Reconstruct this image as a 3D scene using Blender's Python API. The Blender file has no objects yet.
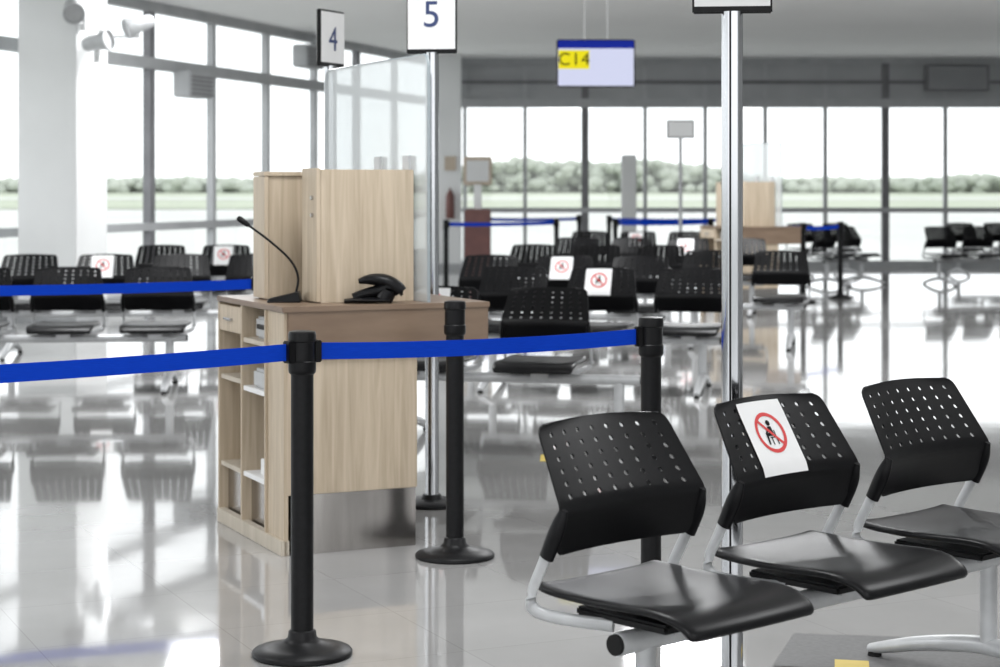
import bpy, bmesh, math, random
from mathutils import Vector, Matrix
random.seed(7)
S = bpy.context.scene
COL = S.collection
S.view_settings.view_transform = 'Standard'
S.view_settings.look = 'None'
S.view_settings.exposure = 0.08

# ------------------------------------------------------------------ materials
def mat(name, col, rough=0.5, metal=0.0, spec=0.5, coat=0.0, emit=None, estr=0.0):
    m = bpy.data.materials.new(name); m.use_nodes = True
    b = m.node_tree.nodes['Principled BSDF']
    b.inputs['Base Color'].default_value = (*col, 1)
    b.inputs['Roughness'].default_value = rough
    b.inputs['Metallic'].default_value = metal
    b.inputs['Specular IOR Level'].default_value = spec
    b.inputs['Coat Weight'].default_value = coat
    if emit:
        b.inputs['Emission Color'].default_value = (*emit, 1)
        b.inputs['Emission Strength'].default_value = estr
    return m

def noisy(m, c1, c2, scale=(1, 1, 1), nscale=5.0, detail=4, bump=0.0, distortion=0.0):
    nt = m.node_tree; b = nt.nodes['Principled BSDF']
    tc = nt.nodes.new('ShaderNodeTexCoord'); mp = nt.nodes.new('ShaderNodeMapping')
    mp.inputs['Scale'].default_value = scale
    n = nt.nodes.new('ShaderNodeTexNoise'); n.inputs['Scale'].default_value = nscale
    n.inputs['Detail'].default_value = detail; n.inputs['Distortion'].default_value = distortion
    r = nt.nodes.new('ShaderNodeValToRGB')
    r.color_ramp.elements[0].position = 0.3; r.color_ramp.elements[1].position = 0.7
    r.color_ramp.elements[0].color = (*c1, 1); r.color_ramp.elements[1].color = (*c2, 1)
    nt.links.new(tc.outputs['Object'], mp.inputs['Vector']); nt.links.new(mp.outputs[0], n.inputs['Vector'])
    nt.links.new(n.outputs['Fac'], r.inputs[0]); nt.links.new(r.outputs[0], b.inputs['Base Color'])
    if bump:
        bp = nt.nodes.new('ShaderNodeBump'); bp.inputs['Strength'].default_value = bump
        bp.inputs['Distance'].default_value = 0.002
        nt.links.new(n.outputs['Fac'], bp.inputs['Height']); nt.links.new(bp.outputs[0], b.inputs['Normal'])
    return m

M_black = noisy(mat('black_plastic', (.010, .010, .011), .34, spec=.18), (.004, .004, .0045), (.007, .007, .008), nscale=300, bump=.1)
M_blackm = noisy(mat('black_metal', (.012, .012, .013), .42, spec=.2), (.004, .004, .0045), (.007, .007, .008), nscale=60)
M_rubber = mat('rubber', (.012, .012, .012), .8, spec=.2)
M_steel = noisy(mat('grey_painted_steel', (.5, .51, .52), .35, metal=.2), (.46, .47, .48), (.54, .55, .56), nscale=20)
M_chrome = noisy(mat('chrome', (.75, .76, .78), .12, metal=1), (.45, .46, .48), (.60, .61, .63), scale=(1, 1, .1), nscale=12)
M_kick = noisy(mat('brushed_kick_plate', (.5, .48, .46), .22, metal=1), (.32, .30, .285), (.46, .44, .42), scale=(6, 6, .5), nscale=2, bump=.5)
M_blue = noisy(mat('belt_blue', (.005, .035, .36), .7, spec=.1), (.0015, .038, .43), (.002, .05, .52), scale=(1, 1, 30), nscale=30)
M_wood = noisy(mat('light_wood', (.55, .43, .3), .45), (.42, .34, .245), (.57, .475, .36), scale=(16, 16, .9), nscale=2.2, detail=7, distortion=.8)
M_woodin = noisy(mat('wood_interior', (.5, .45, .36), .55), (.48, .43, .35), (.58, .52, .44), scale=(9, 9, 1), nscale=2)
M_brown = noisy(mat('brown_laminate', (.2, .13, .08), .4), (.175, .12, .082), (.22, .155, .108), scale=(1, 1, 4), nscale=4)
M_white = noisy(mat('white_paint', (.72, .72, .71), .6), (.73, .74, .74), (.77, .78, .78), nscale=1.5)
M_ceil = noisy(mat('ceiling_paint', (.66, .65, .63), .8), (.86, .86, .855), (.89, .89, .885), nscale=.6)
M_alu = noisy(mat('window_frame', (.42, .43, .44), .5), (.36, .37, .38), (.43, .44, .45), nscale=3)
M_aluD = noisy(mat('window_frame_dark', (.2, .2, .21), .5), (.14, .14, .15), (.19, .19, .20), nscale=3)
M_panel = noisy(mat('transom_panel', (.3, .31, .32), .4), (.34, .35, .36), (.41, .42, .43), nscale=1)
M_panelL = noisy(mat('transom_panel_light', (.5, .51, .51), .4), (.6, .61, .61), (.68, .69, .69), nscale=1)
M_paper = noisy(mat('paper', (.85, .85, .85), .6), (.80, .80, .80), (.84, .84, .84), nscale=8)
M_red = mat('sign_red', (.62, .03, .03), .5)
M_ink = mat('ink', (.01, .01, .01), .6, spec=.1)
M_inkb = mat('ink_blue', (.03, .05, .15), .6)
M_yel = noisy(mat('yellow_sticker', (.75, .5, .03), .5), (.55, .40, .03), (.6, .44, .04), nscale=20)
M_mat = noisy(mat('floor_mat', (.16, .16, .16), .55, spec=.12), (.14, .14, .14), (.17, .17, .17), nscale=60)
M_screen = mat('screen_glow', (.05, .05, .06), .5, spec=.1, emit=(.62, .65, .84), estr=.95)
M_scrblue = mat('screen_blue', (.005, .01, .06), .5, spec=.05, emit=(.008, .02, .30), estr=.8)
M_scryel = mat('screen_yellow', (.3, .26, .0), .5, spec=.05, emit=(.85, .75, .02), estr=.75)
M_redbrown = noisy(mat('kiosk_redbrown', (.16, .05, .04), .5), (.12, .05, .045), (.17, .07, .06), nscale=5)
M_beige = noisy(mat('kiosk_beige', (.5, .42, .33), .5), (.46, .39, .3), (.54, .45, .36), nscale=5)
M_ground = noisy(mat('tarmac_outside', (.5, .52, .45), .9), (.50, .51, .49), (.58, .59, .57), nscale=.03)
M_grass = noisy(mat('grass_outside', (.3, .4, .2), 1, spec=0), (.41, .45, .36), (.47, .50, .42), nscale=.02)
M_tree = noisy(mat('haze_tinted_foliage', (.2, .25, .17), 1, spec=0), (.37, .41, .35), (.44, .47, .41), nscale=.12)  # distance haze is mixed into the colour as pale, greyed green

M_floor = mat('polished_tile_floor', (.4, .4, .4), .1, spec=.8, coat=.3)
def floor_nodes():
    nt = M_floor.node_tree; b = nt.nodes['Principled BSDF']
    tc = nt.nodes.new('ShaderNodeTexCoord'); mp = nt.nodes.new('ShaderNodeMapping')
    mp.inputs['Rotation'].default_value = (0, 0, math.radians(-25))
    br = nt.nodes.new('ShaderNodeTexBrick'); br.offset = 0
    br.inputs['Scale'].default_value = 1.0
    br.inputs['Brick Width'].default_value = .6; br.inputs['Row Height'].default_value = .6
    br.inputs['Mortar Size'].default_value = .002; br.inputs['Mortar Smooth'].default_value = .3
    br.inputs['Color1'].default_value = (.325, .322, .317, 1); br.inputs['Color2'].default_value = (.34, .337, .332, 1)
    br.inputs['Mortar'].default_value = (.26, .257, .252, 1)
    n = nt.nodes.new('ShaderNodeTexNoise'); n.inputs['Scale'].default_value = 1.3; n.inputs['Detail'].default_value = 6
    mx = nt.nodes.new('ShaderNodeMix'); mx.data_type = 'RGBA'; mx.blend_type = 'OVERLAY'
    mx.inputs[0].default_value = .25
    nt.links.new(tc.outputs['Object'], mp.inputs[0]); nt.links.new(mp.outputs[0], br.inputs['Vector'])
    nt.links.new(mp.outputs[0], n.inputs['Vector'])
    nt.links.new(br.outputs['Color'], mx.inputs[6]); nt.links.new(n.outputs['Fac'], mx.inputs[7])
    nt.links.new(mx.outputs[2], b.inputs['Base Color'])
    mr = nt.nodes.new('ShaderNodeMapRange'); mr.inputs['To Min'].default_value = .03; mr.inputs['To Max'].default_value = .09
    nt.links.new(n.outputs['Fac'], mr.inputs[0]); nt.links.new(mr.outputs[0], b.inputs['Roughness'])
    n2 = nt.nodes.new('ShaderNodeTexNoise'); n2.inputs['Scale'].default_value = 2.2; n2.inputs['Detail'].default_value = 1
    nt.links.new(tc.outputs['Object'], n2.inputs['Vector'])
    bp = nt.nodes.new('ShaderNodeBump'); bp.inputs['Strength'].default_value = .15; bp.inputs['Distance'].default_value = .004
    nt.links.new(n2.outputs['Fac'], bp.inputs['Height']); nt.links.new(bp.outputs[0], b.inputs['Normal'])
    nt.links.new(bp.outputs[0], b.inputs['Coat Normal'])
    b.inputs['Coat Roughness'].default_value = .03
floor_nodes()

def glassmat(name, tint, refl, milky=0.0, dcol=(.92, .94, .95)):
    m = bpy.data.materials.new(name); m.use_nodes = True; nt = m.node_tree; nt.nodes.clear()
    o = nt.nodes.new('ShaderNodeOutputMaterial'); t = nt.nodes.new('ShaderNodeBsdfTransparent')
    t.inputs[0].default_value = (*tint, 1)
    g = nt.nodes.new('ShaderNodeBsdfGlossy'); g.inputs['Roughness'].default_value = .03
    mx = nt.nodes.new('ShaderNodeMixShader'); mx.inputs[0].default_value = refl
    nt.links.new(t.outputs[0], mx.inputs[1]); nt.links.new(g.outputs[0], mx.inputs[2])
    last = mx
    if milky:
        d = nt.nodes.new('ShaderNodeBsdfDiffuse'); d.inputs[0].default_value = (*dcol, 1)
        m2 = nt.nodes.new('ShaderNodeMixShader'); m2.inputs[0].default_value = milky
        nt.links.new(mx.outputs[0], m2.inputs[1]); nt.links.new(d.outputs[0], m2.inputs[2]); last = m2
    nt.links.new(last.outputs[0], o.inputs[0]); return m
M_glass = glassmat('window_glass', (.97, .98, .98), .04)
M_acryl = glassmat('acrylic_screen', (.93, .95, .95), .12, .42, (.78, .81, .82))
M_acedge = mat('acrylic_edge', (.30, .34, .36), .2)

# ------------------------------------------------------------------ helpers
def empty(name, loc=(0, 0, 0), rz=0.0):
    e = bpy.data.objects.new(name, None); e.location = loc; e.rotation_euler = (0, 0, rz)
    e.empty_display_size = .1; COL.objects.link(e); return e

def obj_from(name, me, parent=None, loc=(0, 0, 0), rot=(0, 0, 0)):
    o = bpy.data.objects.new(name, me); COL.objects.link(o)
    o.location = loc; o.rotation_euler = rot
    if parent: o.parent = parent
    return o

def mk(name, verts, faces, m, smooth=False, ang=40):
    me = bpy.data.meshes.new(name); me.from_pydata([tuple(v) for v in verts], [], faces); me.update()
    me.materials.append(m)
    if smooth:
        for p in me.polygons: p.use_smooth = True
        me.set_sharp_from_angle(angle=math.radians(ang))
    return me

def box_me(name, x0, x1, y0, y1, z0, z1, m, bevel=0.0):
    bm = bmesh.new(); bmesh.ops.create_cube(bm, size=1)
    for v in bm.verts:
        v.co = Vector(((x0+x1)/2 + v.co.x*(x1-x0), (y0+y1)/2 + v.co.y*(y1-y0), (z0+z1)/2 + v.co.z*(z1-z0)))
    if bevel:
        bmesh.ops.bevel(bm, geom=bm.edges[:], offset=bevel, segments=2, affect='EDGES')
    bmesh.ops.recalc_face_normals(bm, faces=bm.faces)
    me = bpy.data.meshes.new(name); bm.to_mesh(me); bm.free(); me.materials.append(m); return me
def box(name, x0, x1, y0, y1, z0, z1, m, parent=None, bevel=0.0, rot=(0, 0, 0), loc=(0, 0, 0)):
    return obj_from(name, box_me(name, x0, x1, y0, y1, z0, z1, m, bevel), parent, loc, rot)

def lathe_me(name, prof, m, n=36, ang=35):
    vs, fs = [], []
    for r, z in prof:
        for i in range(n):
            a = 2*math.pi*i/n; vs.append((r*math.cos(a), r*math.sin(a), z))
    for k in range(len(prof)-1):
        for i in range(n):
            j = (i+1) % n
            fs.append((k*n+i, k*n+j, (k+1)*n+j, (k+1)*n+i))
    fs.append(tuple(reversed(range(n)))); fs.append(tuple((len(prof)-1)*n+i for i in range(n)))
    return mk(name, vs, fs, m, True, ang)

def tube_me(name, pts, r, m, n=12, flat=(1, 1), up=Vector((0, 0, 1)), smoothpts=0, ang=50):
    pts = [Vector(p) for p in pts]
    rs = r if isinstance(r, (list, tuple)) else [r]*len(pts)
    rs = list(rs)
    for _ in range(smoothpts):   # chaikin
        np_, nr = [pts[0]], [rs[0]]
        for i in range(len(pts)-1):
            np_ += [pts[i].lerp(pts[i+1], .25), pts[i].lerp(pts[i+1], .75)]
            nr += [rs[i]*.75+rs[i+1]*.25, rs[i]*.25+rs[i+1]*.75]
        np_.append(pts[-1]); nr.append(rs[-1]); pts, rs = np_, nr
    vs, fs = [], []
    for k, p in enumerate(pts):
        t = (pts[min(k+1, len(pts)-1)]-pts[max(k-1, 0)]).normalized()
        u = up if abs(t.dot(up)) < .95 else Vector((1, 0, 0)) if abs(up.x) < .9 else Vector((0, 1, 0))
        a = t.cross(u).normalized(); b = a.cross(t).normalized()
        for i in range(n):
            th = 2*math.pi*i/n
            vs.append(p + a*math.cos(th)*rs[k]*flat[0] + b*math.sin(th)*rs[k]*flat[1])
    for k in range(len(pts)-1):
        for i in range(n):
            j = (i+1) % n; fs.append((k*n+i, k*n+j, (k+1)*n+j, (k+1)*n+i))
    fs.append(tuple(reversed(range(n)))); fs.append(tuple((len(pts)-1)*n+i for i in range(n)))
    return mk(name, vs, fs, m, True, ang)
def tube(name, pts, r, m, parent=None, **k):
    return obj_from(name, tube_me(name, pts, r, m, **k), parent)

def text(name, s, size, m, parent, loc, rot, extr=.001):
    c = bpy.data.curves.new(name, 'FONT'); c.body = s; c.size = size; c.extrude = extr
    c.align_x = 'CENTER'; c.align_y = 'CENTER'; c.materials.append(m)
    o = bpy.data.objects.new(name, c); COL.objects.link(o); o.parent = parent
    o.location = loc; o.rotation_euler = rot; return o

def baked(me, mods, ang):
    """apply modifiers to a mesh and return the resulting shared mesh"""
    o = bpy.data.objects.new('tmp', me); COL.objects.link(o)
    for t, kw in mods:
        md = o.modifiers.new(t, t)
        for k, v in kw.items(): setattr(md, k, v)
    dg = bpy.context.evaluated_depsgraph_get(); dg.update()
    r = bpy.data.meshes.new_from_object(o.evaluated_get(dg)); r.name = me.name+'_shell'
    bpy.data.objects.remove(o)
    for p in r.polygons: p.use_smooth = True
    r.set_sharp_from_angle(angle=math.radians(ang))
    return r

# ------------------------------------------------------------------ chair parts
PL = .347
FW = -.045     # backrest sits a little forward of the seat's rear edge
def lean(p):
    a0, a1 = math.radians(-20), math.radians(32)
    t = min(1, max(0, (p-.095)/.05)); t = t*t*(3-2*t)
    return a0+(a1-a0)*t
_prof = [(0.022+FW, .550)]
for i in range(400):
    p = PL*(i+.5)/400; a = lean(p); y, z = _prof[-1]
    _prof.append((y+math.sin(a)*PL/400, z+math.cos(a)*PL/400))
def prof(p):
    k = min(399.999, max(0, p/PL*400)); i = int(k); f = k-i
    return (_prof[i][0]*(1-f)+_prof[i+1][0]*f, _prof[i][1]*(1-f)+_prof[i+1][1]*f)
def halfw(p):
    if p < .11: w = .234+(.262-.234)*(p/.11)
    else: w = .262-(.262-.228)*((p-.11)/(PL-.11))
    r = .030
    if p > PL-r:
        q = (p-(PL-r))/r; w -= r*(1-math.sqrt(max(0, 1-q*q*.97)))
    r = .018
    if p < r:
        q = (r-p)/r; w -= r*(1-math.sqrt(max(0, 1-q*q*.97)))
    return w
def BS(s, p, off=0.0):
    y, z = prof(p); a = lean(p)
    y -= .030*s*s
    z += .006*(1-s*s)*(p/PL)
    return Vector((s*halfw(p), y-off*math.cos(a), z+off*math.sin(a)))

def back_mesh():
    CW = .0525
    xs = [-.23, -.222, -.21]+[-.21+CW*i for i in range(1, 9)]+[.222, .23]
    holes_p = [.134+.0325*i for i in range(7)]
    ps = [0, .004, .010, .018, .04, .065, .085, .1, .115]+holes_p+[.336, .341, .345, PL]
    bm = bmesh.new(); cache = {}
    def V(x, p):
        k = (round(x, 5), round(p, 5))
        if k not in cache: cache[k] = bm.verts.new(BS(x/.23, p))
        return cache[k]
    hp = set(round(h, 5) for h in holes_p[:-1])
    for i in range(len(xs)-1):
        for j in range(len(ps)-1):
            x0, x1, p0, p1 = xs[i], xs[i+1], ps[j], ps[j+1]
            w, h = x1-x0, p1-p0
            per = [(0, 0), (1/3, 0), (2/3, 0), (1, 0), (1, 1/3), (1, 2/3), (1, 1), (2/3, 1), (1/3, 1), (0, 1), (0, 2/3), (0, 1/3)]
            bv = [V(x0+w*a, p0+h*b) for a, b in per]
            if round(p0, 5) in hp and abs(w-CW) < 1e-4:
                cx, cp = (x0+x1)/2, (p0+p1)/2; hv = []
                for a, b in per:
                    an = math.atan2(b-.5, a-.5)
                    hv.append(bm.verts.new(BS((cx+.0070*math.cos(an))/.23, cp+.0072*math.sin(an))))
                for q in range(12):
                    bm.faces.new((bv[q], bv[(q+1) % 12], hv[(q+1) % 12], hv[q]))
            else:
                bm.faces.new(bv)
    bmesh.ops.recalc_face_normals(bm, faces=bm.faces)
    me = bpy.data.meshes.new('backrest'); bm.to_mesh(me); bm.free(); me.materials.append(M_black)
    return me

def seat_mesh():
    pr = [(.050, .456), (.045, .448), (.02, .442), (-.04, .439), (-.12, .438), (-.20, .439), (-.28, .442), (-.36, .445), (-.41, .444), (-.445, .438), (-.468, .426), (-.480, .408)]
    n = 14; vs, fs = [], []
    for k, (y, z) in enumerate(pr):
        w = .240 if 2 < k < 9 else .230
        if k == 0: w = .205
        if k == 1: w = .220
        if k == len(pr)-1: w = .222
        for i in range(n+1):
            s = -1+2*i/n
            zz = z + (.007*(abs(s)**3) if k < 8 else .0) - (.004*(1-s*s) if 3 < k < 8 else 0)
            if k >= 9: zz -= .003*s*s
            vs.append((s*w, y + (.012*s*s if k > 8 else 0), zz))
    for k in range(len(pr)-1):
        for i in range(n):
            a = k*(n+1)+i; fs.append((a, a+1, a+n+2, a+n+1))
    return mk('seat', vs, fs, M_black)

ME_back = baked(back_mesh(), [('SOLIDIFY', dict(thickness=.005, offset=0))], 35)
ME_seat = baked(seat_mesh(), [('SOLIDIFY', dict(thickness=.020, offset=-1)), ('SUBSURF', dict(levels=1))], 70)
def arm_mesh(sx):
    return tube_me('side_arm', [(sx*.254, -.012+FW, .60), (sx*.255, .010+FW*.8, .53), (sx*.254, .018, .455), (sx*.250, .024, .412), (sx*.22, -.02, .394), (sx*.16, -.17, .390)],
                   .016, M_steel, n=12, flat=(.55, 1.0), smoothpts=2)
ME_armL, ME_armR = arm_mesh(-1), arm_mesh(1)
def lug_mesh(sx):
    return tube_me('arm_sleeve', [(sx*.250, -.048+FW, .668), (sx*.255, -.03+FW, .62), (sx*.256, .006+FW, .548)], [.010, .021, .019], M_black, n=14, flat=(.8, 1.1), smoothpts=2)
ME_lugL, ME_lugR = lug_mesh(-1), lug_mesh(1)
ME_pan = box_me('seat_pan_support', -.17, .17, -.35, -.05, .398, .420, M_blackm, .006)
ME_brk = box_me('seat_bracket', -.05, .05, -.27, -.17, .365, .402, M_steel, .006)
ME_leg = tube_me('leg_column', [(0, -.22, .36), (0, -.22, .09)], .03, M_steel, n=16, flat=(1, .75), up=Vector((0, 1, 0)))
ME_foot = tube_me('leg_foot', [(0, .20, .022), (0, .15, .034), (0, .02, .07), (0, -.14, .098), (0, -.22, .104), (0, -.30, .098), (0, -.46, .07), (0, -.59, .034), (0, -.64, .022)],
                  [.02, .026, .03, .034, .036, .034, .03, .026, .02], M_steel, n=14, flat=(1, .75), smoothpts=2)
ME_glide = lathe_me('foot_glide', [(.02, 0), (.022, .004), (.02, .012), (.012, .02)], M_rubber, 16)

def sign_meshes(x0, p0, W=.19, Hh=.212):
    out = []
    def P(x, y, off):
        p = p0+y; return BS((x0+x)/halfw(min(p, .3)), p, off)
    n = 10; vs, fs = [], []
    for j in range(n+1):
        for i in range(n+1):
            vs.append(P(W*i/n, Hh*j/n, .006))
    for j in range(n):
        for i in range(n):
            a = j*(n+1)+i; fs.append((a, a+1, a+n+2, a+n+1))
    out.append(mk('notice_paper', vs, fs, M_paper, True))
    cx, cy, R = W*.52, Hh*.55, .060
    vs, fs = [], []; N = 40
    for i in range(N):
        a = 2*math.pi*i/N
        vs += [P(cx+R*math.cos(a), cy+R*math.sin(a), .0072), P(cx+(R-.011)*math.cos(a), cy+(R-.011)*math.sin(a), .0072)]
    for i in range(N):
        j = (i+1) % N; fs.append((2*i, 2*j, 2*j+1, 2*i+1))
    b = len(vs); K = 8; d = Vector((-.707, .707)); nn = Vector((.707, .707))*.0045
    for k in range(K+1):
        c = Vector((cx, cy))+d*(R-.006)*(2*k/K-1)
        for q in (c-nn, c+nn): vs.append(P(q.x, q.y, .0078))
    for k in range(K): fs.append((b+2*k, b+2*k+1, b+2*k+3, b+2*k+2))
    out.append(mk('prohibition_ring', vs, fs, M_red))
    vs, fs = [], []
    def poly(pts):
        b = len(vs)
        for x, y in pts: vs.append(P(cx+x, cy+y, .0075))
        fs.append(tuple(range(b, b+len(pts))))
    poly([(.004+.0085*math.cos(2*math.pi*i/14), .028+.0085*math.sin(2*math.pi*i/14)) for i in range(14)])
    poly([(-.006, .018), (.010, .018), (.012, -.010), (-.006, -.010)])
    poly([(-.006, .012), (-.010, .010), (-.022, .000), (-.019, -.004), (-.006, .004)])
    poly([(.012, -.010), (-.022, -.010), (-.022, -.001), (.008, .0)])
    poly([(-.022, -.006), (-.014, -.006), (-.018, -.034), (-.025, -.034)])
    poly([(.014, -.013), (-.010, -.013), (-.010, -.016), (.014, -.016)])
    poly([(.014, .006), (.018, .006), (.018, -.036), (.014, -.036)])
    poly([(-.006, -.016), (-.002, -.016), (-.002, -.036), (-.006, -.036)])
    out.append(mk('seated_figure', vs, fs, M_ink))
    return out
SIGN = sign_meshes(-.125, .118)

def bench(loc, rz, n=3, signs=(), legs=None, pitch=.65, extend=0.0):
    e = empty('beam_seating_bench', (loc[0], loc[1], 0), math.radians(rz))
    for i in range(n):
        x = i*pitch
        for nm, me in (('backrest_%d' % (i+1), ME_back), ('seat_%d' % (i+1), ME_seat), ('side_arm', ME_armL), ('side_arm', ME_armR), ('arm_sleeve', ME_lugL), ('arm_sleeve', ME_lugR), ('seat_pan', ME_pan), ('bracket', ME_brk)):
            obj_from(nm, me, e, (x, 0, 0))
        if i in signs:
            for me in SIGN: obj_from(me.name, me, e, (x, 0, 0))
    x0, x1 = -.20, (n-1)*pitch+.22+extend
    tube('beam', [(x0, -.22, .36), (x1, -.22, .36)], .028, M_steel, e, n=20)
    tube('beam_end_cap', [(x0-.010, -.22, .36), (x0, -.22, .36)], .025, M_rubber, e, n=20)
    tube('beam_end_cap', [(x1, -.22, .36), (x1+.010, -.22, .36)], .025, M_rubber, e, n=20)
    for lx in (legs or (-.12, x1-.12)):
        obj_from('leg_column', ME_leg, e, (lx, 0, 0)); obj_from('leg_foot', ME_foot, e, (lx, 0, 0))
        for gy in (.185, -.625): obj_from('foot_glide', ME_glide, e, (lx, gy, 0))
    return e

bench((.275, 4.79), 42.5, 3, signs=(1,), legs=(-.10, 1.36))
bench((-.36, 11.13), -12, 2, signs=(0,), extend=.35)
bench((.11, 13.94), -12, 3, signs=(1,))
bench((-.08, 16.34), -12, 3, signs=(1,))
bench((1.95, 17.6), -12, 2)
bench((.35, 19.4), -12, 3)
bench((.9, 22.2), -12, 4, signs=(2,))
bench((1.2, 25.4), -12, 3, signs=(1,))
bench((-3.79, 13.8), 4, 3)
bench((-4.08, 16.5), 4, 4, signs=(1,))
bench((-3.42, 19.2), 4, 3, signs=(1,))
bench((6.55, 28.4), 20, 4)
bench((4.75, 28.2), 44, 2)
bench((4.9, 31.0), 20, 2)
bench((7.6, 31.4), 10, 4)

# ------------------------------------------------------------------ stanchions
PR_base = [(.150, 0), (.155, .004), (.155, .012), (.150, .018), (.11, .028), (.06, .042), (.045, .055), (.042, .075), (.036, .08)]
ME_sbase = lathe_me('stanchion_base', PR_base, M_blackm, 48, 50)
ME_spost = lathe_me('stanchion_post', [(.035, .07), (.035, .872)], M_blackm, 32)
ME_shead = lathe_me('stanchion_head', [(.036, .865), (.042, .872), (.043, .88), (.043, .905), (.040, .908), (.040, .966), (.043, .969), (.043, .99), (.040, .998), (.03, 1.0)], M_black, 32)
def stanchion(x, y, belts=()):
    e = empty('belt_barrier_stanchion', (x, y, 0))
    obj_from('base', ME_sbase, e); obj_from('post', ME_spost, e); obj_from('head', ME_shead, e)
    for (tx, ty) in belts:
        d = Vector((tx-x, ty-y, 0)); L = d.length; d.normalize(); nrm = Vector((-d.y, d.x, 0))*.0015
        vs, fs = [], []; N = 12
        for k in range(N+1):
            t = .04+(L-.08)*k/N; sag = .012*4*(k/N)*(1-k/N)
            for zz in (.910, .962):
                for sg in (-1, 1):
                    q = d*t+nrm*sg; vs.append((q.x, q.y, zz-sag))
        for k in range(N):
            b = k*4; c = b+4
            fs += [(b, c, c+2, b+2), (b+1, b+3, c+3, c+1), (b+2, c+2, c+3, b+3), (b, b+1, c+1, c)]
        obj_from('belt', mk('belt', vs, fs, M_blue), e)
        q = d*.046
        box('belt_clip', -.012, .012, -.02, .02, .902, .970, M_black, e, .003, (0, 0, math.atan2(d.y, d.x)), (q.x, q.y, 0))
        q = d*(L-.05)
        box('belt_clip', -.012, .012, -.012, .012, .902, .970, M_black, e, .003, (0, 0, math.atan2(d.y, d.x)), (q.x, q.y, 0))
    return e
A = (-.61, 5.86); C = (.515, 6.48)
stanchion(*A, belts=(C, (-2.15, 4.70)))
stanchion(*C); stanchion(-2.15, 4.70)
stanchion(-.176, 7.415)
stanchion(-1.253, 10.0, belts=((-3.2, 9.25),)); stanchion(-3.2, 9.25)
stanchion(3.83, 24.0, belts=((4.46, 24.9), (3.45, 25.6))); stanchion(4.46, 24.9); stanchion(3.45, 25.6)
stanchion(.82, 27.6, belts=((-.75, 26.4),)); stanchion(-.75, 26.4)
stanchion(1.65, 27.2, belts=((3.1, 27.9),)); stanchion(3.1, 27.9)
stanchion(1.75, 30.5, belts=((3.6, 30.0),)); stanchion(3.6, 30.0)
stanchion(-.2, 30.6, belts=((1.3, 31.2),)); stanchion(1.3, 31.2)

# ------------------------------------------------------------------ chrome sign poles
def sign_pole(x, y, zb, label, rz, w=.23, h=.33, r=.031):
    e = empty('gate_number_sign_pole', (x, y, 0))
    obj_from('pole_base', lathe_me('pole_base', [(.135, 0), (.14, .004), (.14, .014), (.13, .022), (.05, .03), (.04, .05)], M_blackm, 40), e)
    vs, fs, N = [], [], 64
    gro = lambda i: (i+4) % 16 in (0, 1)
    for z in (.03, zb-.005):
        for i in range(N):
            a = 2*math.pi*i/N
            vs.append((r*math.cos(a), r*math.sin(a), z))
    for i in range(N):
        j = (i+1) % N; fs.append((i, j, N+j, N+i))
    fs.append(tuple(range(N, 2*N)))
    me = mk('pole', vs, fs, M_chrome, True, 25); me.materials.append(M_blackm)
    for i in range(N):
        if gro(i): me.polygons[i].material_index = 1
    obj_from('pole', me, e)
    rot = (0, 0, math.radians(rz))
    box('sign_frame', -w/2, w/2, -.012, .012, zb-.01, zb+h, M_blackm, e, .004, rot)
    box('sign_face', -w/2+.006, w/2-.006, -.0145, .0145, zb+.010, zb+h-.010, M_paper, e, 0, rot)
    c, s_ = math.cos(math.radians(rz)), math.sin(math.radians(rz))
    text('sign_number', label, .17, M_inkb, e, (.0155*s_, -.0155*c, zb+.45*h), (math.pi/2, 0, math.radians(rz)))
    return e
sign_pole(.672, 5.5, 1.955, '6', -6)
sign_pole(-.309, 8.63, 2.06, '5', -8, h=.36)
sign_pole(-.84, 9.42, 2.05, '4', 64, h=.27)

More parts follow.
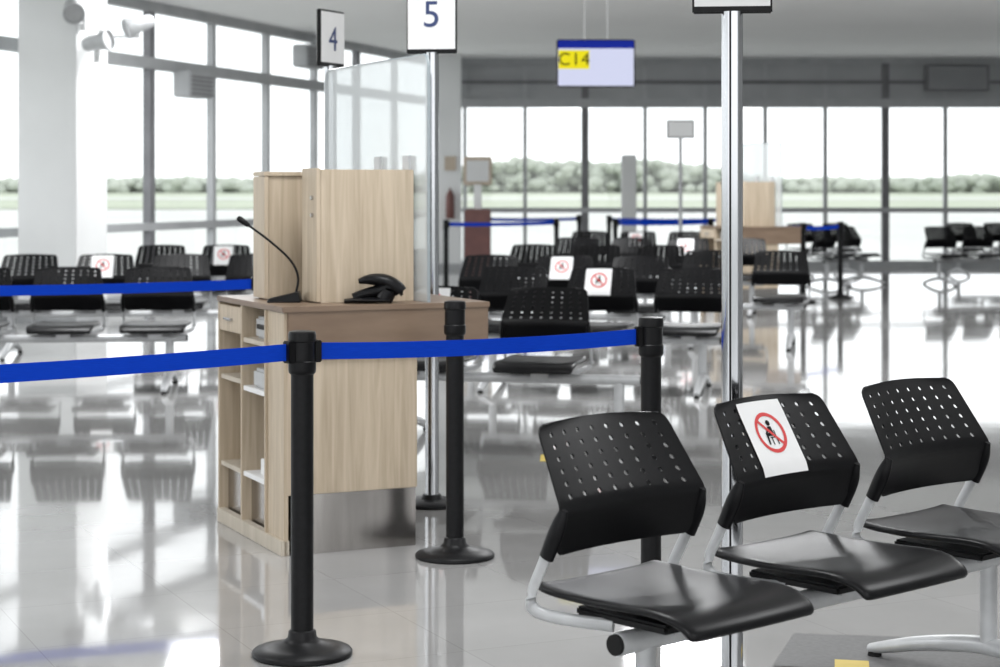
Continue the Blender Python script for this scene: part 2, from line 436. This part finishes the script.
# ------------------------------------------------------------------ boarding counters
def counter(P0, rz, full=True):
    e = empty('boarding_gate_counter', (P0[0], P0[1], 0), math.radians(rz))
    D = .88
    box('side_panel', 0, .55, 0, .02, .235, .765, M_wood, e, .002)
    box('kick_plate', .02, .545, .003, D-.02, 0.0, .235, M_kick, e, .002)
    box('front_panel', .53, .55, .02, D, .235, .765, M_wood, e, .002)
    box('end_panel', -.02, .53, D-.02, D, .0, .95, M_wood, e, .002)
    box('near_upright', -.012, .006, .0, .205, .0, .952, M_wood, e, .002)
    box('upright_edge', -.022, .2, .205, .223, .0, .952, M_wood, e, .002)
    box('divider', -.022, .45, .525, .543, .0, .952, M_wood, e, .002)
    box('bottom_rail', -.024, .01, .0, D, .0, .06, M_woodin, e, .002)
    for i, z in enumerate((.245, .60, .80)):
        box('shelf_%d' % (i+1), -.015, .42, .223, .525, z, z+.02, M_paper if i < 2 else M_woodin, e, .002)
    for i, z in enumerate((.245, .62)):
        box('far_shelf_%d' % (i+1), -.012, .30, .543, D-.02, z, z+.02, M_woodin, e, .002)
    box('bay_back', .42, .44, .223, .525, .06, .95, M_woodin, e)
    box('far_bay_back', .30, .32, .543, D-.02, .06, .95, M_woodin, e)
    box('far_drawer', -.02, -.004, .545, D-.022, .83, .94, M_wood, e, .003)
    box('drawer_handle', -.034, -.018, .66, .76, .88, .89, M_chrome, e, .002)
    box('receipt_printer', .0, .25, .26, .44, .62, .70, M_steel, e, .012)
    box('ticket_printer', .02, .28, .25, .47, .82, .91, M_steel, e, .01)
    box('printer_slot', .015, .03, .28, .44, .86, .88, M_black, e, .002)
    box('paper_stack', .02, .2, .26, .4, .265, .33, M_paper, e, .003)
    box('counter_top', .0, .86, -.012, .02, .765, .955, M_brown, e, .003)
    box('counter_top_ledge', .45, .86, .02, D, .765, .955, M_brown, e, .003)
    box('counter_top_slab', -.024, .865, -.018, D+.005, .952, .975, M_brown, e, .003)
    Z0 = .975
    box('cabinet_near', .195, .60, .16, .33, Z0, 1.515, M_wood, e, .002)
    box('cabinet_near_door', .176, .193, .155, .335, Z0+.005, 1.52, M_wood, e, .002)
    box('cabinet_far', .085, .59, .50, .64, Z0, 1.49, M_wood, e, .002)
    box('cabinet_far_top', .065, .60, .488, .65, 1.49, 1.508, M_wood, e, .002)
    box('cabinet_far_door', .065, .083, .49, .645, Z0+.005, 1.488, M_wood, e, .002)
    for z in (1.33, 1.40):
        tube('lock', [(.176, .2, z), (.166, .2, z)], .009, M_chrome, e, n=16)
    tube('lock', [(.3, .50, 1.40), (.3, .492, 1.40)], .009, M_chrome, e, n=16)
    y0, y1, z0, z1, R = .04, 1.28, Z0, 1.985, .05
    out = [(y0, z0), (y1, z0)]
    for k in range(9): a = math.pi/2*k/8; out.append((y1-R+R*math.cos(a), z1-R+R*math.sin(a)))
    for k in range(9): a = math.pi/2*(1+k/8); out.append((y0+R+R*math.cos(a), z1-R+R*math.sin(a)))
    n = len(out); vs = [(.610, y, z) for y, z in out]+[(.624, y, z) for y, z in out]
    fs = [tuple(range(n)), tuple(reversed(range(n, 2*n)))]+[(i, (i+1) % n, n+(i+1) % n, n+i) for i in range(n)]
    me = mk('acrylic_screen', vs, fs, M_acryl); me.materials.append(M_acedge)
    for p in me.polygons[2:]: p.material_index = 1
    obj_from('acrylic_screen', me, e)
    rim = [(.617, y, z) for y, z in out]+[(.617, y0, z0)]
    obj_from('screen_rim', tube_me('screen_rim', rim[1:], .0055, M_acedge, n=8, up=Vector((1, 0, 0))), e)
    for y in (.25, .58):
        box('screen_clip', .598, .636, y-.035, y+.035, 1.515, 1.575, M_steel, e, .003)
    if full:
        m = empty('gooseneck_microphone', (0, 0, 0)); m.parent = e; m.location = (.09, .30, Z0)
        m.rotation_euler = (0, 0, math.radians(-rz))
        vs = [(-.07, -.05, 0), (.07, -.05, 0), (.07, .05, 0), (-.07, .05, 0), (-.062, -.04, .016), (.06, -.04, .045), (.06, .04, .045), (-.062, .04, .016)]
        me = mk('mic_base', vs, [(3, 2, 1, 0), (4, 5, 6, 7), (0, 1, 5, 4), (1, 2, 6, 5), (2, 3, 7, 6), (3, 0, 4, 7)], M_black)
        o = obj_from('mic_base', me, m); bv = o.modifiers.new('b', 'BEVEL'); bv.width = .006; bv.segments = 2
        tube('mic_stem', [(.045, 0, .035), (.06, 0, .10), (.03, 0, .17), (-.06, 0, .25), (-.15, 0, .315)], .005, M_black, m, n=10, smoothpts=3)
        tube('mic_capsule', [(-.145, 0, .311), (-.16, 0, .322), (-.185, 0, .34), (-.192, 0, .345)], [.008, .012, .013, .008], M_black, m, n=14, smoothpts=1)
        s = empty('barcode_scanner', (0, 0, 0)); s.parent = e; s.location = (.41, .075, Z0)
        s.rotation_euler = (0, 0, math.radians(-rz+4)); s.scale = (1.05, 1.2, 1.0)
        tube('scanner_foot', [(-.13, 0, .010), (-.08, 0, .014), (0, 0, .014), (.045, 0, .012)], [.03, .045, .048, .035], M_black, s, n=16, flat=(1, .25), smoothpts=2)
        tube('scanner_stand', [(.02, 0, .015), (.040, 0, .05), (.045, 0, .08)], [.036, .034, .036], M_black, s, n=14, smoothpts=2)
        tube('scanner_handle', [(-.095, 0, .022), (-.05, 0, .040), (0, 0, .05), (.03, 0, .06)], [.018, .02, .024, .03], M_black, s, n=16, smoothpts=2)
        tube('scanner_head', [(-.075, 0, .088), (-.03, 0, .098), (.03, 0, .092), (.075, 0, .062), (.088, 0, .045)], [.014, .03, .038, .038, .034], M_black, s, n=18, flat=(1, .75), smoothpts=2)
        box('scanner_window', .082, .096, -.024, .024, .03, .065, M_ink, s, .004)
    return e
counter((-.833, 7.43), 24.8)
counter((2.85, 22.6), 24.8, False)

# ------------------------------------------------------------------ room shell
ZC = 3.8
WL = lambda y: .297*y-11.59
YF = 34.5
def poly_slab(name, pts, z0, z1, m):
    n = len(pts); vs = [(x, y, z0) for x, y in pts]+[(x, y, z1) for x, y in pts]
    fs = [tuple(reversed(range(n))), tuple(range(n, 2*n))]+[(i, (i+1) % n, n+(i+1) % n, n+i) for i in range(n)]
    return obj_from(name, mk(name, vs, fs, m))
Y0 = -5
XR = 15.0
room = [(WL(Y0)-.1, Y0), (XR, Y0), (XR, YF+.1), (WL(YF+.1)-.1, YF+.1)]
poly_slab('floor', room, -.12, 0, M_floor)
poly_slab('ceiling', room, ZC, ZC+.25, M_ceil)
box('wall_right', XR, XR+.2, Y0, YF+.1, 0, ZC, M_white)

def facade(tag, p0, p1, stations, thick, hbars, panel_z, panel_m, glass_rows, hws):
    p0 = Vector((*p0, 0)); p1 = Vector((*p1, 0)); d = (p1-p0); L = d.length; ang = math.atan2(d.y, d.x)
    w = empty('wall_'+tag, p0, ang)
    for i, s in enumerate(stations):
        big = i in thick; hw = hws[1] if big else hws[0]
        box('mullion', s-hw, s+hw, -.05, .05, 0, ZC, M_aluD if big else M_alu, w)
    for (z, h, m) in hbars:
        box('transom_bar', 0, L, -.055, .055, z-h/2, z+h/2, m, w)
    box('panel_row', 0, L, -.012, .012, panel_z[0], panel_z[1], panel_m, w)
    k = 1
    for (z0, z1) in glass_rows:
        box('window_%d' % k, 0, L, -.004, .004, z0, z1, M_glass, w); k += 1
    return w
xs = [.454+1.09*i for i in range(-2, 14)]
x0 = WL(YF)
W_back = facade('back', (x0, YF), (XR, YF), [x-x0 for x in xs if x > x0], {2, 7, 12},
       [(3.76, .12, M_alu), (3.36, .06, M_aluD), (2.98, .16, M_alu), (1.04, .09, M_alu), (.06, .12, M_alu)],
       (2.98, 3.8), M_panel, [(1.04, 2.98), (.06, 1.04)], (.034, .065))
y_a, y_b = Y0, YF
L = math.hypot(WL(y_b)-WL(y_a), y_b-y_a); k = L/(y_b-y_a)
st = [(y-y_a)*k for y in [22.3+1.76*i for i in range(-15, 8)] if y > y_a and y < y_b]
facade('left', (WL(y_a), y_a), (WL(y_b), y_b), st, {i for i in range(0, 30, 4)},
       [(3.74, .14, M_alu), (3.02, .15, M_alu), (.95, .10, M_alu), (.30, .1, M_alu), (.06, .12, M_alu)],
       (0.0, .30), M_panelL, [(.95, 3.0), (3.0, 3.74), (.3, .95)], (.045, .07))

def column(x, y, w, rz=0.0):
    e = empty('column', (x, y, 0), rz)
    box('shaft', -w/2, w/2, -w/2, w/2, 0, ZC, M_white, e, .01)
    box('skirting', -w/2-.012, w/2+.012, -w/2-.012, w/2+.012, 0, .1, M_alu, e, .003)
    return e
column(-4.76, 20.7, .70, math.radians(-16.5))
column(-.92, 33.9, .46)
bpy.context.view_layer.update()
gr = empty('air_conditioner_grille', (8.27-x0, 0, 0)); gr.parent = W_back
box('grille_frame', -.58, .58, -.16, -.055, 3.2, 3.66, M_aluD, gr, .01)
for i in range(7):
    box('louvre', -.52, .52, -.19, -.155, 3.24+.058*i, 3.27+.058*i, M_alu, gr)
for yy in (24.9, 28.7):
    e = empty('wall_air_conditioner', (WL(yy)+.18, yy, 0), math.radians(90-16.5))
    z0_ = 2.62 if yy < 26 else 3.25
    box('body', -.35, .35, -.12, .13, z0_, z0_+.34, M_alu, e, .02)
    for i in range(5): box('louvre', -.32, .32, -.135, -.12, z0_+.04+.055*i, z0_+.06+.055*i, M_aluD, e)

def spot(x, y, z, rx, rz, back):
    e = empty('wall_spotlight', (x, y, z))
    obj_from('lamp_head', lathe_me('lamp_head', [(.06, -.16), (.075, -.12), (.08, 0), (.115, .12), (.115, .15), (.105, .15), (.09, .12)], M_steel, 28), e, (0, 0, 0), (rx, 0, rz))
    tube('bracket', [(0, 0, -.02), (0, .05, -.12), (back[0], back[1], -.12)], .018, M_white, e, n=8)
    box('mount', back[0]-.03, back[0]+.03, back[1]-.05, back[1]+.05, -.2, -.04, M_white, e, .005)
spot(-4.50, 20.0, 3.32, math.radians(115), math.radians(20), (.05, .30))
spot(-4.25, 20.05, 2.98, math.radians(80), math.radians(70), (-.06, .28))
spot(-3.9, 20.5, 3.20, math.radians(110), math.radians(-60), (-.42, .1))

# ------------------------------------------------------------------ monitor
e = empty('departure_gate_monitor', (1.0, 19.8, 2.49), math.radians(2))
box('housing', -.41, .41, 0, .07, 0, .5, M_blackm, e, .01)
box('screen', -.395, .395, -.004, .002, .015, .405, M_screen, e)
box('header_bar', -.395, .395, -.005, .002, .405, .487, M_scrblue, e)
box('gate_tile', -.39, -.07, -.008, .0, .19, .385, M_scryel, e)
o = text('gate_text', 'C14', .185, M_ink, e, (-.23, -.011, .285), (math.pi/2, 0, 0)); o.data.space_character = 1.1
for x in (-.12, .12): tube('hanger', [(x, .04, .49), (x, .04, ZC-2.49)], .006, M_white, e, n=8)

e = empty('information_sign_stand', (2.47, 26, 0))
obj_from('stand_base', lathe_me('stand_base', [(.2, 0), (.2, .015), (.04, .04), (.03, .06)], M_alu, 28), e)
tube('stand_pole', [(0, 0, .05), (0, 0, 2.15)], .025, M_alu, e)
box('stand_panel', -.19, .19, -.02, .02, 2.12, 2.37, M_aluD, e, .008)
box('stand_panel_face', -.17, .17, -.024, .0, 2.14, 2.35, M_panelL, e)

e = empty('self_service_kiosk', (-.34, 29.0, 0))
box('cabinet', -.2, .2, -.18, .18, 0, 1.12, M_redbrown, e, .02)
box('neck', -.06, .06, -.04, .06, 1.1, 1.5, M_white, e, .01)
box('display_head', -.22, .22, -.05, .07, 1.48, 1.92, M_beige, e, .02)
box('display_screen', -.17, .17, -.056, -.04, 1.54, 1.86, M_panelL, e)
box('plinth', -.22, .22, -.2, .2, 0, .08, M_aluD, e, .005)
e = empty('white_totem', (2.25, 33.2, 0))
box('body', -.13, .13, -.08, .08, 0.04, 2.02, M_white, e, .02)
box('foot', -.2, .2, -.15, .15, 0, .05, M_alu, e, .01)
e = empty('fire_extinguisher', (-.88, 33.55, 0))
obj_from('cylinder', lathe_me('cylinder', [(.07, .9), (.08, .92), (.08, 1.3), (.05, 1.37), (.02, 1.4), (.02, 1.44)], M_redbrown, 20), e)
box('notice', -.1, .1, .09, .115, 1.75, 2.0, M_beige, e)
box('bracket', -.03, .03, .06, .115, 1.1, 1.2, M_alu, e)

e = empty('floor_decal', (0, 0, 0))
poly = [(.82, 5.72), (.95, 6.14), (1.72, 6.02), (1.58, 5.60)]
obj_from('grey_patch', mk('grey_patch', [(x, y, .002) for x, y in poly], [(0, 3, 2, 1)], M_mat), e)
pts = [(.99, 5.62), (1.02, 5.79), (1.12, 5.77), (1.09, 5.60)]
obj_from('yellow_arrow', mk('yellow_arrow', [(x, y, .004) for x, y in pts], [(0, 3, 2, 1)], M_yel), e)
pts = [(.21, 10.0), (.22, 10.25), (.27, 10.25), (.26, 10.0)]
obj_from('yellow_mark', mk('yellow_mark', [(x, y, .002) for x, y in pts], [(0, 3, 2, 1)], M_yel), e)

# ------------------------------------------------------------------ outside
me = mk('ground_outside', [(-1500, -200, -.15), (1500, -200, -.15), (1500, 2500, -.15), (-1500, 2500, -.15)], [(0, 1, 2, 3)], M_ground)
obj_from('ground_outside', me)
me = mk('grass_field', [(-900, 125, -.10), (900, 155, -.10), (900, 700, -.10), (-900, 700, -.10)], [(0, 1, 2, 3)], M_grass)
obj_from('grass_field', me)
me = mk('taxiway', [(-900, 230, -.06), (900, 262, -.06), (900, 320, -.06), (-900, 286, -.06)], [(0, 1, 2, 3)], M_ground)
obj_from('taxiway', me)
ico = bmesh.new(); bmesh.ops.create_icosphere(ico, subdivisions=1, radius=1.0)
IV = [v.co.copy() for v in ico.verts]; IF = [tuple(v.index for v in f.verts) for f in ico.faces]; ico.free()
def top(x):
    k = 1.0 if x < 62 else max(.55, 1.0-(x-62)/60)
    if x < -10: k = max(.5, 1.0+(x+10)/60)
    n = .86+.08*math.sin(x*.045+.6)+.05*math.sin(x*.13+1)+.03*math.sin(x*.31)
    return 11.3*k*n
vs, fs = [], []
for i in range(5200):
    x = random.uniform(-270, 420); y = 600+random.uniform(-15, 15); H = top(x)
    r = random.uniform(.9, 2.1); h = random.uniform(0, 1)**.7*(H-r)
    b = len(vs)
    for v in IV:
        k = r*(1+random.uniform(-.2, .2)); vs.append((x+v.x*k*1.5, y+v.y*k, max(-.2, h+v.z*k)))
    fs += [(a+b, c+b, d+b) for a, c, d in IF]
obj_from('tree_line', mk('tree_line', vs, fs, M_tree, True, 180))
n = 690; vs = []; fs = []
for i in range(n):
    x = -270+i; vs += [(x, 604, -.2), (x, 604, top(x)*.88+random.uniform(-.4, .4))]
for i in range(n-1): fs.append((2*i, 2*i+2, 2*i+3, 2*i+1))
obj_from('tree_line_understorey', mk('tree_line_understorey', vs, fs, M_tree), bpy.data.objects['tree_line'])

# ------------------------------------------------------------------ light
w = bpy.data.worlds.new('World'); S.world = w; w.use_nodes = True
bg = w.node_tree.nodes['Background']; bg.inputs[0].default_value = (.97, .985, 1, 1); bg.inputs[1].default_value = 1.9

def fill_panel(x, y, p):  # out-of-view ceiling panel and lamp, added to even out the interior light
    e = empty('added_fill_panel', (x, y, ZC))
    box('housing', -.65, .65, -.65, .65, -.05, 0, M_white, e, .005)
    ld = bpy.data.lights.new('fill_lamp', 'AREA'); ld.shape = 'SQUARE'; ld.size = 1.2; ld.energy = p; ld.color = (.98, .99, 1)
    o = bpy.data.objects.new('fill_lamp', ld); COL.objects.link(o); o.parent = e; o.location = (0, 0, -.06)
for x in (-4, 0, 4):
    for y in (1.5, 6.5): fill_panel(x, y, 80)
for x in (-3, 2, 7):
    for y in (14, 21): fill_panel(x, y, 160)

# ------------------------------------------------------------------ camera
cd = bpy.data.cameras.new('camera'); cam = bpy.data.objects.new('camera', cd); COL.objects.link(cam)
cam.location = (0, 0, 1.44); cam.rotation_euler = (math.pi/2, 0, 0)
cd.sensor_width = 36; cd.lens = 68.4; cd.shift_y = -.1455; cd.clip_end = 4000
cd.dof.use_dof = True; cd.dof.focus_distance = 5.8; cd.dof.aperture_fstop = 4.5
S.camera = cam
